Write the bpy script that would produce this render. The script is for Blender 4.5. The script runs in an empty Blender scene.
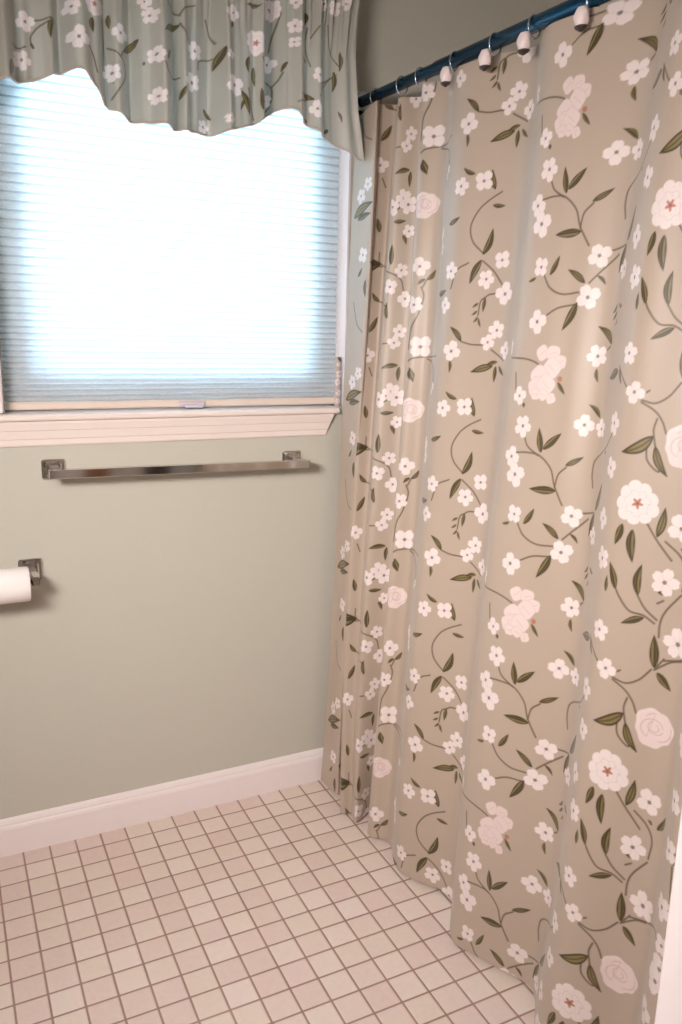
import bpy, math, random
import numpy as np
from mathutils import Matrix, Vector

# ---------------------------------------------------------------- units
# x runs along the window wall, y towards it (wall face at y = 0.1), z up,
# all given in floor-tile pitches (2.5 inch tiles); P turns them into metres.
P = 0.0635
WALL = 0.1
scene = bpy.context.scene
COL = scene.collection
rng = random.Random(7)

def V(x, y, z):
    return Vector((x * P, (y - WALL) * P, z * P))

# ---------------------------------------------------------------- camera
cam_data = bpy.data.cameras.new('camera')
cam = bpy.data.objects.new('camera', cam_data)
COL.objects.link(cam)
cam_data.sensor_fit = 'HORIZONTAL'
cam_data.sensor_width = 36.0
cam_data.lens = 809.85 / 682 * 36.0
cam_data.clip_start = 0.02
yaw, pitch, roll = 0.464308, 0.217768, -0.0230592
cy_, sy_, cp_, sp_ = math.cos(yaw), math.sin(yaw), math.cos(pitch), math.sin(pitch)
fwd = Vector((sy_ * cp_, cy_ * cp_, -sp_))
rgt = Vector((cy_, -sy_, 0))
dwn = fwd.cross(rgt)
r2 = rgt * math.cos(roll) + dwn * math.sin(roll)
d2 = dwn * math.cos(roll) - rgt * math.sin(roll)
M = Matrix((r2, -d2, -fwd)).transposed().to_4x4()
M.translation = V(-0.73597, -31.31437, 20.59122)
cam.matrix_world = M
scene.camera = cam

# ---------------------------------------------------------------- light and exposure
EXPOSURE = 0.0
SKY = 28.0
KEY_POWER = 17.0
HALL_FILL = 8.0
scene.view_settings.view_transform = 'Standard'
scene.view_settings.look = 'None'
scene.view_settings.gamma = 1.0
scene.view_settings.use_curve_mapping = False
scene.view_settings.exposure = EXPOSURE
world = bpy.data.worlds.new('daylight')
scene.world = world
world.use_nodes = True
wn = world.node_tree.nodes
wl = world.node_tree.links
bg = wn['Background']
tc = wn.new('ShaderNodeTexCoord')
sep = wn.new('ShaderNodeSeparateXYZ')
mr = wn.new('ShaderNodeMapRange')
mr.inputs['From Min'].default_value = -0.15
mr.inputs['From Max'].default_value = 0.35
ramp = wn.new('ShaderNodeValToRGB')
ramp.color_ramp.elements[0].color = (0.10, 0.13, 0.13, 1)
ramp.color_ramp.elements[1].color = (0.56, 0.77, 1.0, 1)
wl.new(tc.outputs['Generated'], sep.inputs[0])
wl.new(sep.outputs['Z'], mr.inputs['Value'])
wl.new(mr.outputs[0], ramp.inputs[0])
wl.new(ramp.outputs[0], bg.inputs['Color'])
bg.inputs['Strength'].default_value = SKY

def area_light(name, loc, target, sx, sy, power, color, spread=180):
    ld = bpy.data.lights.new(name, 'AREA')
    ld.shape = 'RECTANGLE'
    ld.size, ld.size_y = sx, sy
    ld.energy = power
    ld.color = color
    ld.spread = math.radians(spread)
    o = bpy.data.objects.new(name, ld)
    o.location = loc
    o.rotation_euler = (target - loc).to_track_quat('-Z', 'Y').to_euler()
    COL.objects.link(o)
    return o
area_light('key_light', V(-7.6, -24.0, 24.0), V(14, -6, 12), 0.50, 0.22, KEY_POWER, (1.0, 0.91, 0.87), 112)  # unseen key light set by the shadow direction, away from the lamp fitting
area_light('hall_fill_light', V(-1, -37, 37.0), V(0, -34, 0), 0.7, 0.7, HALL_FILL, (1.0, 0.93, 0.87))  # fill light added above the hallway, no known lamp there

# ---------------------------------------------------------------- materials
def srgb(r, g, b):
    f = lambda c: (c / 12.92) if c <= 0.04045 else ((c + 0.055) / 1.055) ** 2.4
    return (f(r / 255), f(g / 255), f(b / 255), 1.0)

class N:
    """small helper around a node tree"""
    def __init__(self, name):
        self.m = bpy.data.materials.new(name)
        self.m.use_nodes = True
        self.t = self.m.node_tree
        self.b = self.t.nodes['Principled BSDF']
        self.out = self.t.nodes['Material Output']
    def n(self, kind, **kw):
        nd = self.t.nodes.new(kind)
        for k, v in kw.items():
            if k in nd.inputs:
                nd.inputs[k].default_value = v
            else:
                setattr(nd, k, v)
        return nd
    def l(self, a, b):
        self.t.links.new(a, b)

def paint(name, col, rough=0.5, bump=0.05, scale=60, var=0.03, metallic=0.0):
    k = N(name)
    tcn = k.n('ShaderNodeTexCoord')
    no = k.n('ShaderNodeTexNoise', Scale=scale, Detail=3.0)
    k.l(tcn.outputs['Object'], no.inputs['Vector'])
    mx = k.n('ShaderNodeMixRGB')
    mx.inputs[1].default_value = [c * (1 - var) for c in col[:3]] + [1]
    mx.inputs[2].default_value = [min(1, c * (1 + var)) for c in col[:3]] + [1]
    k.l(no.outputs['Fac'], mx.inputs[0])
    k.l(mx.outputs[0], k.b.inputs['Base Color'])
    k.b.inputs['Roughness'].default_value = rough
    k.b.inputs['Metallic'].default_value = metallic
    bp = k.n('ShaderNodeBump', Strength=bump, Distance=0.001)
    k.l(no.outputs['Fac'], bp.inputs['Height'])
    k.l(bp.outputs[0], k.b.inputs['Normal'])
    return k.m

M_WALL = paint('sage_wall_paint', srgb(193, 190, 178), 0.6, 0.25, 180, 0.02)
M_WHITE_WALL = paint('white_wall_paint', srgb(225, 220, 214), 0.6, 0.2, 150, 0.02)
M_CEIL = paint('ceiling_paint', srgb(228, 226, 220), 0.8, 0.2, 90, 0.02)
M_TRIM = paint('white_trim_paint', srgb(236, 226, 226), 0.35, 0.05, 40, 0.015)
M_SILL = paint('cream_sill_paint', srgb(232, 219, 212), 0.35, 0.05, 40, 0.015)
M_RAIL = paint('blind_rail_enamel', srgb(222, 205, 192), 0.4, 0.03, 60, 0.02)
M_CHROME = paint('polished_chrome', srgb(205, 200, 196), 0.09, 0.02, 30, 0.01, 1.0)
M_RING = paint('brushed_nickel', srgb(200, 205, 212), 0.25, 0.02, 60, 0.02, 1.0)
M_ROD = paint('dark_rod_enamel', srgb(20, 66, 92), 0.25, 0.03, 40, 0.05, 0.55)
M_ROSE = paint('glazed_rosebud', srgb(238, 220, 218), 0.35, 0.5, 300, 0.08)
M_BROWN = paint('dark_bronze', srgb(60, 46, 38), 0.4, 0.1, 100, 0.1)
M_PAPER = paint('toilet_paper', srgb(244, 238, 236), 0.95, 0.5, 500, 0.02)
M_CARD = paint('cardboard', srgb(170, 140, 110), 0.9, 0.2, 200, 0.05)
M_TAB = paint('clear_plastic_tab', srgb(205, 195, 205), 0.2, 0.02, 50, 0.02)
M_VINYL = paint('white_sash_vinyl', srgb(225, 228, 230), 0.4, 0.03, 50, 0.02)

def mat_tiles():
    k = N('square_floor_tiles')
    tcn = k.n('ShaderNodeTexCoord')
    mp = k.n('ShaderNodeMapping')
    mp.inputs['Scale'].default_value = (1 / P, 1 / P, 1)
    mp.inputs['Location'].default_value = (0, WALL, 0)
    k.l(tcn.outputs['Object'], mp.inputs['Vector'])
    # a slight waviness of the joints
    sp = k.n('ShaderNodeSeparateXYZ')
    k.l(mp.outputs[0], sp.inputs[0])
    def math_(op, a, b=None):
        nd = k.n('ShaderNodeMath', operation=op)
        for i, v in enumerate((a, b)):
            if v is None: continue
            if isinstance(v, (int, float)): nd.inputs[i].default_value = v
            else: k.l(v, nd.inputs[i])
        return nd.outputs[0]
    ds = []
    fl = []
    for ax in ('X', 'Y'):
        c = sp.outputs[ax]
        f = math_('FRACT', c)
        d = math_('MINIMUM', f, math_('SUBTRACT', 1.0, f))
        ds.append(d)
        fl.append(math_('FLOOR', c))
    d = math_('SMOOTH_MIN', ds[0], ds[1])
    k.t.nodes[-1].inputs[2].default_value = 0.05
    wn_ = k.n('ShaderNodeCombineXYZ')
    k.l(fl[0], wn_.inputs[0]); k.l(fl[1], wn_.inputs[1])
    rnd = k.n('ShaderNodeTexWhiteNoise')
    k.l(wn_.outputs[0], rnd.inputs['Vector'])
    cr = k.n('ShaderNodeValToRGB')
    e = cr.color_ramp.elements
    e[0].position = 0.0; e[0].color = srgb(217, 197, 188)
    e[1].position = 1.0; e[1].color = srgb(226, 210, 202)
    for pos, c in ((0.3, srgb(220, 200, 192)), (0.6, srgb(220, 204, 192))):
        q = e.new(pos); q.color = c
    k.l(rnd.outputs['Value'], cr.inputs[0])
    no = k.n('ShaderNodeTexNoise', Scale=90.0, Detail=4.0)
    k.l(tcn.outputs['Object'], no.inputs['Vector'])
    m1 = k.n('ShaderNodeMixRGB', blend_type='MULTIPLY')
    m1.inputs[0].default_value = 0.25
    k.l(cr.outputs[0], m1.inputs[1]); k.l(no.outputs['Color'], m1.inputs[2])
    m1.blend_type = 'SOFT_LIGHT'
    sm = k.n('ShaderNodeMapRange')
    sm.inputs['From Min'].default_value = 0.022
    sm.inputs['From Max'].default_value = 0.045
    k.l(d, sm.inputs['Value'])
    gr = k.n('ShaderNodeMixRGB')
    no2 = k.n('ShaderNodeTexNoise', Scale=9.0, Detail=2.0)
    k.l(tcn.outputs['Object'], no2.inputs['Vector'])
    g2 = k.n('ShaderNodeMixRGB')
    g2.inputs[1].default_value = srgb(136, 110, 98)
    g2.inputs[2].default_value = srgb(172, 142, 130)
    k.l(no2.outputs['Fac'], g2.inputs[0])
    k.l(sm.outputs[0], gr.inputs[0]); k.l(g2.outputs[0], gr.inputs[1]); k.l(m1.outputs[0], gr.inputs[2])
    k.l(gr.outputs[0], k.b.inputs['Base Color'])
    s2 = k.n('ShaderNodeMapRange')
    s2.inputs['From Min'].default_value = 0.015
    s2.inputs['From Max'].default_value = 0.08
    k.l(d, s2.inputs['Value'])
    bp = k.n('ShaderNodeBump', Strength=0.6, Distance=0.0012)
    k.l(s2.outputs[0], bp.inputs['Height'])
    k.l(bp.outputs[0], k.b.inputs['Normal'])
    k.b.inputs['Roughness'].default_value = 0.42
    k.b.inputs['Specular IOR Level'].default_value = 0.35
    return k.m
M_TILE = mat_tiles()

def mat_cloth(name, trans=0.25, weave=900):
    """printed cotton: the print is the cloth's own colour, stored on its mesh"""
    k = N(name)
    at = k.n('ShaderNodeAttribute', attribute_name='print')
    tcn = k.n('ShaderNodeTexCoord')
    no = k.n('ShaderNodeTexNoise', Scale=float(weave), Detail=2.0)
    k.l(tcn.outputs['Object'], no.inputs['Vector'])
    mx = k.n('ShaderNodeMixRGB', blend_type='SOFT_LIGHT')
    mx.inputs[0].default_value = 0.12
    k.l(at.outputs['Color'], mx.inputs[1]); k.l(no.outputs['Color'], mx.inputs[2])
    k.l(mx.outputs[0], k.b.inputs['Base Color'])
    k.b.inputs['Roughness'].default_value = 0.42
    k.b.inputs['Specular IOR Level'].default_value = 0.55
    k.b.inputs['Sheen Weight'].default_value = 0.25
    bp = k.n('ShaderNodeBump', Strength=0.12, Distance=0.0006)
    k.l(no.outputs['Fac'], bp.inputs['Height'])
    k.l(bp.outputs[0], k.b.inputs['Normal'])
    tr = k.n('ShaderNodeBsdfTranslucent')
    k.l(mx.outputs[0], tr.inputs['Color'])
    ms = k.n('ShaderNodeMixShader')
    ms.inputs[0].default_value = trans
    k.l(k.b.outputs[0], ms.inputs[1]); k.l(tr.outputs[0], ms.inputs[2])
    k.l(ms.outputs[0], k.out.inputs['Surface'])
    return k.m
M_CURTAIN = mat_cloth('printed_curtain_cloth', 0.22)
M_VALANCE = mat_cloth('printed_valance_cloth', 0.16)

def mat_blind(name, trans, lo, hi):
    k = N(name)
    tcn = k.n('ShaderNodeTexCoord')
    mp = k.n('ShaderNodeMapping')
    mp.inputs['Scale'].default_value = (120, 120, 300)
    k.l(tcn.outputs['Object'], mp.inputs['Vector'])
    no = k.n('ShaderNodeTexNoise', Scale=1.0, Detail=4.0)
    k.l(mp.outputs[0], no.inputs['Vector'])
    cr = k.n('ShaderNodeValToRGB')
    cr.color_ramp.elements[0].position = 0.3
    cr.color_ramp.elements[0].color = lo
    cr.color_ramp.elements[1].position = 0.7
    cr.color_ramp.elements[1].color = hi
    k.l(no.outputs['Fac'], cr.inputs[0])
    df = k.n('ShaderNodeBsdfDiffuse')
    tr = k.n('ShaderNodeBsdfTranslucent')
    k.l(cr.outputs[0], df.inputs['Color']); k.l(cr.outputs[0], tr.inputs['Color'])
    ms = k.n('ShaderNodeMixShader')
    ms.inputs[0].default_value = trans
    k.l(df.outputs[0], ms.inputs[1]); k.l(tr.outputs[0], ms.inputs[2])
    k.l(ms.outputs[0], k.out.inputs['Surface'])
    return k.m
M_BLIND = mat_blind('cellular_blind_fabric', 0.72, srgb(234, 238, 240), srgb(247, 248, 248))
M_SEAM = mat_blind('glued_pleat_seam', 0.35, srgb(190, 200, 206), srgb(205, 212, 216))

def mat_glass():
    k = N('window_glass')
    no = k.n('ShaderNodeTexNoise', Scale=3.0)
    tr = k.n('ShaderNodeBsdfTransparent', Color=(0.93, 0.97, 0.96, 1))
    gl = k.n('ShaderNodeBsdfGlossy', Roughness=0.02)
    lw = k.n('ShaderNodeLayerWeight', Blend=0.2)
    ms = k.n('ShaderNodeMixShader')
    k.l(lw.outputs['Fresnel'], ms.inputs[0])
    k.l(tr.outputs[0], ms.inputs[1]); k.l(gl.outputs[0], ms.inputs[2])
    k.l(ms.outputs[0], k.out.inputs['Surface'])
    return k.m
M_GLASS = mat_glass()

def mat_shade():
    k = N('added_lamp_shade')
    k.b.inputs['Base Color'].default_value = (0.9, 0.86, 0.8, 1)
    k.b.inputs['Emission Color'].default_value = (1.0, 0.86, 0.72, 1)
    k.b.inputs['Emission Strength'].default_value = 2.0  # glow for the shades of the added wall lamp
    return k.m
M_SHADE = mat_shade()

# ---------------------------------------------------------------- mesh helpers
class MB:
    """collects shapes (in tile pitches) and links them as one mesh object"""
    def __init__(self):
        self.v = []
        self.f = []
        self.sm = []
    def add(self, vs, fs, smooth=False):
        o = len(self.v)
        self.v += [tuple(p) for p in vs]
        self.f += [tuple(i + o for i in q) for q in fs]
        self.sm += [smooth] * len(fs)
        return self
    def box(self, x0, x1, y0, y1, z0, z1, bev=0.0):
        if bev <= 0:
            vs = [(x, y, z) for x in (x0, x1) for y in (y0, y1) for z in (z0, z1)]
            fs = [(0, 1, 3, 2), (4, 6, 7, 5), (0, 4, 5, 1), (2, 3, 7, 6), (0, 2, 6, 4), (1, 5, 7, 3)]
            return self.add(vs, fs)
        b = bev
        # three stacked rings per side, chamfered on all twelve edges
        vs = []
        idx = {}
        for i, (x, sx) in enumerate(((x0, 1), (x1, -1))):
            for j, (y, s_y) in enumerate(((y0, 1), (y1, -1))):
                for k_, (z, sz) in enumerate(((z0, 1), (z1, -1))):
                    for a in range(3):
                        p = [x + sx * b, y + s_y * b, z + sz * b]
                        p[a] = (x, y, z)[a]
                        idx[(i, j, k_, a)] = len(vs)
                        vs.append(p)
        g = lambda i, j, k_, a: idx[(i, j, k_, a)]
        fs = []
        for i in (0, 1):
            fs.append((g(i, 0, 0, 0), g(i, 1, 0, 0), g(i, 1, 1, 0), g(i, 0, 1, 0)))
            fs.append((g(0, i, 0, 1), g(1, i, 0, 1), g(1, i, 1, 1), g(0, i, 1, 1)))
            fs.append((g(0, 0, i, 2), g(1, 0, i, 2), g(1, 1, i, 2), g(0, 1, i, 2)))
            for j in (0, 1):
                fs.append((g(i, j, 0, 0), g(i, j, 1, 0), g(i, j, 1, 1), g(i, j, 0, 1)))
                fs.append((g(i, 0, j, 0), g(i, 1, j, 0), g(i, 1, j, 2), g(i, 0, j, 2)))
                fs.append((g(0, i, j, 1), g(1, i, j, 1), g(1, i, j, 2), g(0, i, j, 2)))
                for k_ in (0, 1):
                    fs.append((g(i, j, k_, 0), g(i, j, k_, 1), g(i, j, k_, 2)))
        return self.add(vs, fs)
    def tube(self, pts, r, n=16, cap=True, closed=False, smooth=True):
        pts = [Vector(p) for p in pts]
        rr = r if isinstance(r, (list, tuple)) else [r] * len(pts)
        vs, fs = [], []
        m = len(pts)
        up = None
        for i, p in enumerate(pts):
            if closed:
                t = (pts[(i + 1) % m] - pts[i - 1]).normalized()
            else:
                t = (pts[min(i + 1, m - 1)] - pts[max(i - 1, 0)]).normalized()
            if up is None:
                up = Vector((0, 0, 1)) if abs(t.z) < 0.9 else Vector((1, 0, 0))
            a = t.cross(up).normalized()
            up = a.cross(t).normalized()
            for k_ in range(n):
                q = 2 * math.pi * k_ / n
                vs.append(p + (a * math.cos(q) + up * math.sin(q)) * rr[i])
        for i in range(m if closed else m - 1):
            for k_ in range(n):
                a0, a1 = i * n + k_, i * n + (k_ + 1) % n
                j = (i + 1) % m
                fs.append((a0, a1, j * n + (k_ + 1) % n, j * n + k_))
        self.add(vs, fs, smooth)
        if cap and not closed:
            self.add(vs[:n], [tuple(range(n))]); self.add(vs[-n:], [tuple(range(n))])
        return self
    def extrude_x(self, prof, x0, x1, x0b=None, x1b=None):
        """profile of (y, z) swept along x; the ends may be cut askew: xb = function of z"""
        n = len(prof)
        e0 = [(x0b(y, z) if x0b else x0, y, z) for y, z in prof]
        e1 = [(x1b(y, z) if x1b else x1, y, z) for y, z in prof]
        fs = [(i, (i + 1) % n, n + (i + 1) % n, n + i) for i in range(n)]
        fs += [tuple(range(n)), tuple(range(n, 2 * n))]
        return self.add(e0 + e1, fs)
    def build(self, name, mat, parent=None, origin=None):
        if parent is None:
            if mat is M_TILE:
                ow = Vector((0, 0, 0))
            elif origin is not None:
                ow = V(*origin)
            else:
                xs = [p[0] for p in self.v]; ys = [p[1] for p in self.v]; zs = [p[2] for p in self.v]
                ow = V((min(xs) + max(xs)) / 2, (min(ys) + max(ys)) / 2, min(zs))
            return self.link(name, mat, None, ow, ow)
        pw = parent.location.copy()
        g = parent.parent
        while g is not None:
            pw += g.location
            g = g.parent
        return self.link(name, mat, parent, pw, pw)
    def link(self, name, mat, parent, ow, pw):
        base = pw if parent is not None else ow
        me = bpy.data.meshes.new(name)
        me.from_pydata([V(*p) - base for p in self.v], [], self.f)
        me.validate()
        me.polygons.foreach_set('use_smooth', self.sm[:len(me.polygons)])
        me.materials.append(mat)
        bm_fix(me)
        ob = bpy.data.objects.new(name, me)
        ob.location = Vector((0, 0, 0)) if parent is not None else ow
        COL.objects.link(ob)
        ob.parent = parent
        return ob

def bm_fix(me):
    import bmesh
    b = bmesh.new(); b.from_mesh(me)
    bmesh.ops.remove_doubles(b, verts=b.verts, dist=1e-6)
    bmesh.ops.recalc_face_normals(b, faces=b.faces)
    b.to_mesh(me); b.free()



def empty(name, x, y, z):
    o = bpy.data.objects.new(name, None)
    o.empty_display_size = 0.05
    o.location = V(x, y, z)
    COL.objects.link(o)
    return o
def tag(o, label=None, cat=None, group=None, kind=None):
    if label: o['label'] = label
    if cat: o['category'] = cat
    if group: o['group'] = group
    if kind: o['kind'] = kind
    return o
def struct(o, label=None):
    o['kind'] = 'structure'
    if label: o['label'] = label
    return o
def bevel(o, w=0.002, seg=2):
    m = o.modifiers.new('bevel', 'BEVEL')
    m.width = w; m.segments = seg; m.limit_method = 'ANGLE'; m.angle_limit = math.radians(40)
    return o

# ---------------------------------------------------------------- the room
XL, XR = -11.0, 27.5          # left and right walls
YF = -26.0                     # wall with the doorway the camera looks through
YB = -48.0                     # far end of the hallway
ZC = 38.4                      # ceiling
OX0, OX1, OZ0, OZ1 = 1.44, 15.0, 17.2, 33.2   # window opening
struct(MB().box(XL - 2, XR + 2, YB - 2, 2.6, -1.2, 0).build('floor', M_TILE), 'pinkish beige square tile floor with brown grout')
struct(MB().box(XL - 2, XR + 2, YB - 2, 2.6, ZC, ZC + 1).build('ceiling', M_CEIL), 'white ceiling')
w = MB()
w.box(XL - 2, OX0, WALL, 2.6, 0, ZC); w.box(OX1, XR + 2, WALL, 2.6, 0, ZC)
w.box(OX0, OX1, WALL, 2.6, 0, OZ0); w.box(OX0, OX1, WALL, 2.6, OZ1, ZC)
struct(w.build('wall_back', M_WALL), 'sage green painted wall under the window')
struct(MB().box(XL - 2, XL, YB - 2, WALL, 0, ZC).build('wall_left', M_WALL), 'sage green left wall')
struct(MB().box(XR, XR + 2, YB - 2, WALL, 0, ZC).build('wall_right', M_WHITE_WALL), 'wall behind the shower curtain')
w = MB()
DX0, DX1, DZ = -6.2, 6.36, 32.5
w.box(XL, DX0 - 1, YF - 1.8, YF, 0, ZC); w.box(DX1 + 1, XR, YF - 1.8, YF, 0, ZC); w.box(DX0 - 1, DX1 + 1, YF - 1.8, YF, DZ + 1, ZC)
struct(w.build('wall_front', M_WHITE_WALL), 'wall holding the doorway')
struct(MB().box(XL, XR, YB - 1, YB, 0, ZC).build('wall_hall', M_WHITE_WALL), 'hallway wall')
w = MB()
w.box(DX1, DX1 + 1.3, YF - 2.0, YF + 0.25, 0.0, DZ, 0.05)
struct(w.build('trim_1', M_TRIM), 'white door casing at the right edge')
w = MB()
w.box(DX0 - 1.3, DX0, YF - 2.0, YF + 0.25, 0.0, DZ, 0.05)
struct(w.build('trim_2', M_TRIM))
w = MB()
w.box(DX0 - 1.3, DX1 + 1.3, YF - 2.0, YF + 0.25, DZ, DZ + 1.3, 0.05)
struct(w.build('trim_3', M_TRIM))

M_WOOD = paint('oiled_oak', srgb(150, 98, 66), 0.4, 0.2, 30, 0.15)
M_IRON = paint('dark_stained_wood', srgb(46, 38, 34), 0.4, 0.2, 30, 0.1)
struct(MB().box(7.65, 9.3, YF, YF + .3, 0, DZ, .05).build('reflect_board_oak', M_WOOD), 'added oak board, unseen, for a brown reflection in the towel bar')  # unseen board added so the chrome bar reflects brown
struct(MB().box(11.6, 13.4, YF, YF + .3, 0, DZ, .05).build('reflect_board_dark', M_IRON), 'added dark board, unseen, for a dark reflection in the towel bar')  # unseen board added so the chrome bar reflects a dark patch
def base_profile():
    # (depth from wall, height)
    return [(0, 0), (0.24, 0), (0.24, 1.12), (0.21, 1.22), (0.16, 1.27), (0.15, 1.34), (0.10, 1.45), (0.05, 1.50), (0, 1.52)]
pr = [(WALL - d, z) for d, z in base_profile()]
struct(MB().extrude_x(pr, XL, 16.2).build('baseboard_back', M_TRIM), 'white moulded baseboard under the window wall')
w = MB()
n = len(pr)
a = [(XL + d, WALL, z) for d, z in base_profile()]; b = [(XL + d, YF, z) for d, z in base_profile()]
w.add(a + b, [(i, (i + 1) % n, n + (i + 1) % n, n + i) for i in range(n)] + [tuple(range(n)), tuple(range(n, 2 * n))])
struct(w.build('baseboard_left', M_TRIM))

# window: stool, apron, left casing, sash and glass
win = MB()
win.extrude_x([(WALL - .36, 17.24), (WALL - .40, 17.30), (WALL - .40, 17.40), (WALL - .34, 17.46), (WALL - .2, 17.48), (2.4, 17.48), (2.4, 17.20), (WALL - .2, 17.20)], 0.2, 14.62,
              x1b=lambda y, z: 14.62 if y < 0.0 else 14.99)
stool = struct(win.build('trim_4', M_SILL), 'cream window stool')
ap = [(WALL, 16.28), (WALL - .07, 16.28), (WALL - .10, 16.34), (WALL - .10, 16.52), (WALL - .13, 16.56), (WALL - .16, 16.84), (WALL - .19, 16.88),
      (WALL - .24, 17.12), (WALL - .24, 17.2), (WALL, 17.2)]
struct(MB().extrude_x(ap, 0.6, 14.4, x1b=lambda y, z: 14.12 + (z - 16.28) * 0.36).build('trim_5', M_SILL), 'cream moulded apron under the window stool')
w = MB()
w.box(OX1 - .01, OX1 + .08, WALL - .03, 2.5, 17.48, OZ1)
struct(w.build('trim_7', M_TRIM), 'white jamb at the right side of the window')
struct(MB().box(0.45, 1.38, WALL - .25, WALL, 17.52, 34.2, 0.05).build('trim_6', M_TRIM), 'white window casing')
SY = 1.6
w = MB()
def frame(w, x0, x1, z0, z1, t, tb, y0, y1):
    w.box(x0, x0 + t, y0, y1, z0, z1); w.box(x1 - t, x1, y0, y1, z0, z1)
    w.box(x0 + t, x1 - t, y0, y1, z0, z0 + tb); w.box(x0 + t, x1 - t, y0, y1, z1 - t, z1)
frame(w, OX0, OX1, 17.3, OZ1, 1.25, 1.7, SY, SY + 0.6)
w.box(OX0 + 1.25, OX1 - 1.25, SY, SY + .6, 31.0, 31.5)
wi = struct(w.build('window_1', M_VINYL), 'double hung window behind the blind')
MB().box(OX0 + 1.25, OX1 - 1.25, SY + .28, SY + .32, 19.0, OZ1 - 1.25).build('pane', M_GLASS, wi)

# ---------------------------------------------------------------- cellular blind
BX0, BX1 = 1.5, 14.95
BY = 0.98
bl = empty('cellular_blind', (BX0 + BX1) / 2, BY, 17.52)
tag(bl, 'pale pleated cellular blind drawn down over the bright window', 'window blind')
w = MB()
z = 17.82
zs = [z]
while z < 32.6:
    h = 0.205 if z < 19.6 else min(0.31, 0.205 + (z - 19.6) * 0.035)
    z += h
    zs.append(z)
D = 0.11
SEAM = 0.035
segs = []
for i in range(len(zs) - 1):
    a, b = zs[i] + SEAM, zs[i + 1] - SEAM
    h = b - a
    segs.append([(a, BY - .16 + D), (a + h * .22, BY - .16 + D * .3), (a + h * .5, BY - .16), (a + h * .78, BY - .16 + D * .3), (b, BY - .16 + D)])
for i, sg in enumerate(segs):
    pass
w = MB(); ws = MB()
def strip(mb, pr):
    n = len(pr)
    mb.add([(x, y, z) for x in (BX0, BX1) for z, y in pr] , [(i, i + 1, n + i + 1, n + i) for i in range(n - 1)])
    mb.add([(x, 2 * BY - y, z) for x in (BX0, BX1) for z, y in pr] , [(i, i + 1, n + i + 1, n + i) for i in range(n - 1)])
for i, sg in enumerate(segs):
    strip(w, sg)
    strip(ws, [(zs[i] - SEAM, BY - .16 + D), (zs[i], BY - .155 + D), (zs[i] + SEAM, BY - .16 + D)])
w.build('pleated_fabric', M_BLIND, bl)
ws.build('pleat_seams', M_SEAM, bl)
w = MB(); w.extrude_x([(BY - .2, 17.54), (BY - .24, 17.6), (BY - .24, 17.76), (BY - .2, 17.82), (BY + .2, 17.82), (BY + .24, 17.76), (BY + .24, 17.6), (BY + .2, 17.54)], BX0 - .02, BX1 + .02)
w.build('bottom_rail', M_RAIL, bl)
MB().box(BX0, BX1, BY - .28, BY + .28, 32.6, 33.15, 0.05).build('head_rail', M_RAIL, bl)
w = MB()
w.box(7.95, 9.0, BY - .38, BY - .24, 17.58, 17.78, 0.04)
w.box(8.1, 8.85, BY - .62, BY - .36, 17.53, 17.64, 0.03)
w.build('pull_tab', M_TAB, bl)

# ---------------------------------------------------------------- towel bar
def plate(w, cx, cz, wd, ht, y0=WALL):
    w.box(cx - wd / 2, cx + wd / 2, y0 - .12, y0, cz - ht / 2, cz + ht / 2, 0.05)
    # pyramid step
    w.box(cx - wd * .34, cx + wd * .34, y0 - .24, y0 - .12, cz - ht * .34, cz + ht * .34, 0.06)
tb = empty('towel_bar', 7.8, WALL, 15.35)
tag(tb, 'square chrome towel bar mounted on the green wall below the window sill', 'towel bar')
for cx, cz in ((2.97, 15.40), (12.56, 15.30)):
    w = MB(); plate(w, cx, cz, .84, .74)
    m = w.build('mount', M_CHROME, tb)
    w = MB(); w.box(cx - .17, cx + .17, -1.16, WALL - .24, cz - .17, cz + .17, 0.04)
    w.build('post', M_CHROME, m)
w = MB()
A0, A1 = (2.68, 15.40), (12.86, 15.28)
vs = []
for (x, z) in (A0, A1):
    for dy, dz in ((-.16, -.16), (-.16, .16), (.16, .16), (.16, -.16)):
        vs.append((x, -1.05 + dy, z + dz))
w.add(vs, [(0, 1, 2, 3), (4, 7, 6, 5), (0, 4, 5, 1), (1, 5, 6, 2), (2, 6, 7, 3), (3, 7, 4, 0)])
bevel(w.build('bar', M_CHROME, tb), 0.0015, 2)

# ---------------------------------------------------------------- toilet paper holder and roll
th = empty('toilet_paper_holder', -0.1, WALL, 11.2)
tag(th, 'chrome toilet paper holder with square wall plate at the left edge', 'toilet paper holder')
for cx in (1.98, -2.2):
    sgn = 1 if cx > 0 else -1
    w = MB(); plate(w, cx - .02, 11.63, .86, .82)
    m = w.build('mount', M_CHROME, th)
    w = MB()
    w.box(cx + .0 * sgn - .14, cx + .14, -1.62, WALL - .2, 11.62 - .17, 11.62 + .17, 0.04)
    w.build('post', M_CHROME, m)
MB().tube([(-2.15, -1.35, 11.62), (-1.9, -1.35, 11.62), (1.7, -1.35, 11.62), (1.93, -1.35, 11.62)], [.14, .16, .16, .14], 20).build('roller', M_CHROME, th)
w = MB()
RX0, RX1, RY, RZ, RR = -1.72, 1.76, -1.33, 11.50, 0.63
nn = 40
def ring_(x, r):
    return [(x, RY + r * math.cos(2 * math.pi * i / nn), RZ + r * math.sin(2 * math.pi * i / nn)) for i in range(nn)]
R = [ring_(RX0, .32), ring_(RX0, RR - .02), ring_(RX0 + .03, RR), ring_(RX1 - .03, RR), ring_(RX1, RR - .02), ring_(RX1, .32)]
fs = []
for a_ in range(len(R) - 1):
    for i in range(nn):
        fs.append((a_ * nn + i, a_ * nn + (i + 1) % nn, (a_ + 1) * nn + (i + 1) % nn, (a_ + 1) * nn + i))
w.add([p for r_ in R for p in r_], fs, False)
roll_root = empty('toilet_paper_roll', 0, RY, RZ - RR)
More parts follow.
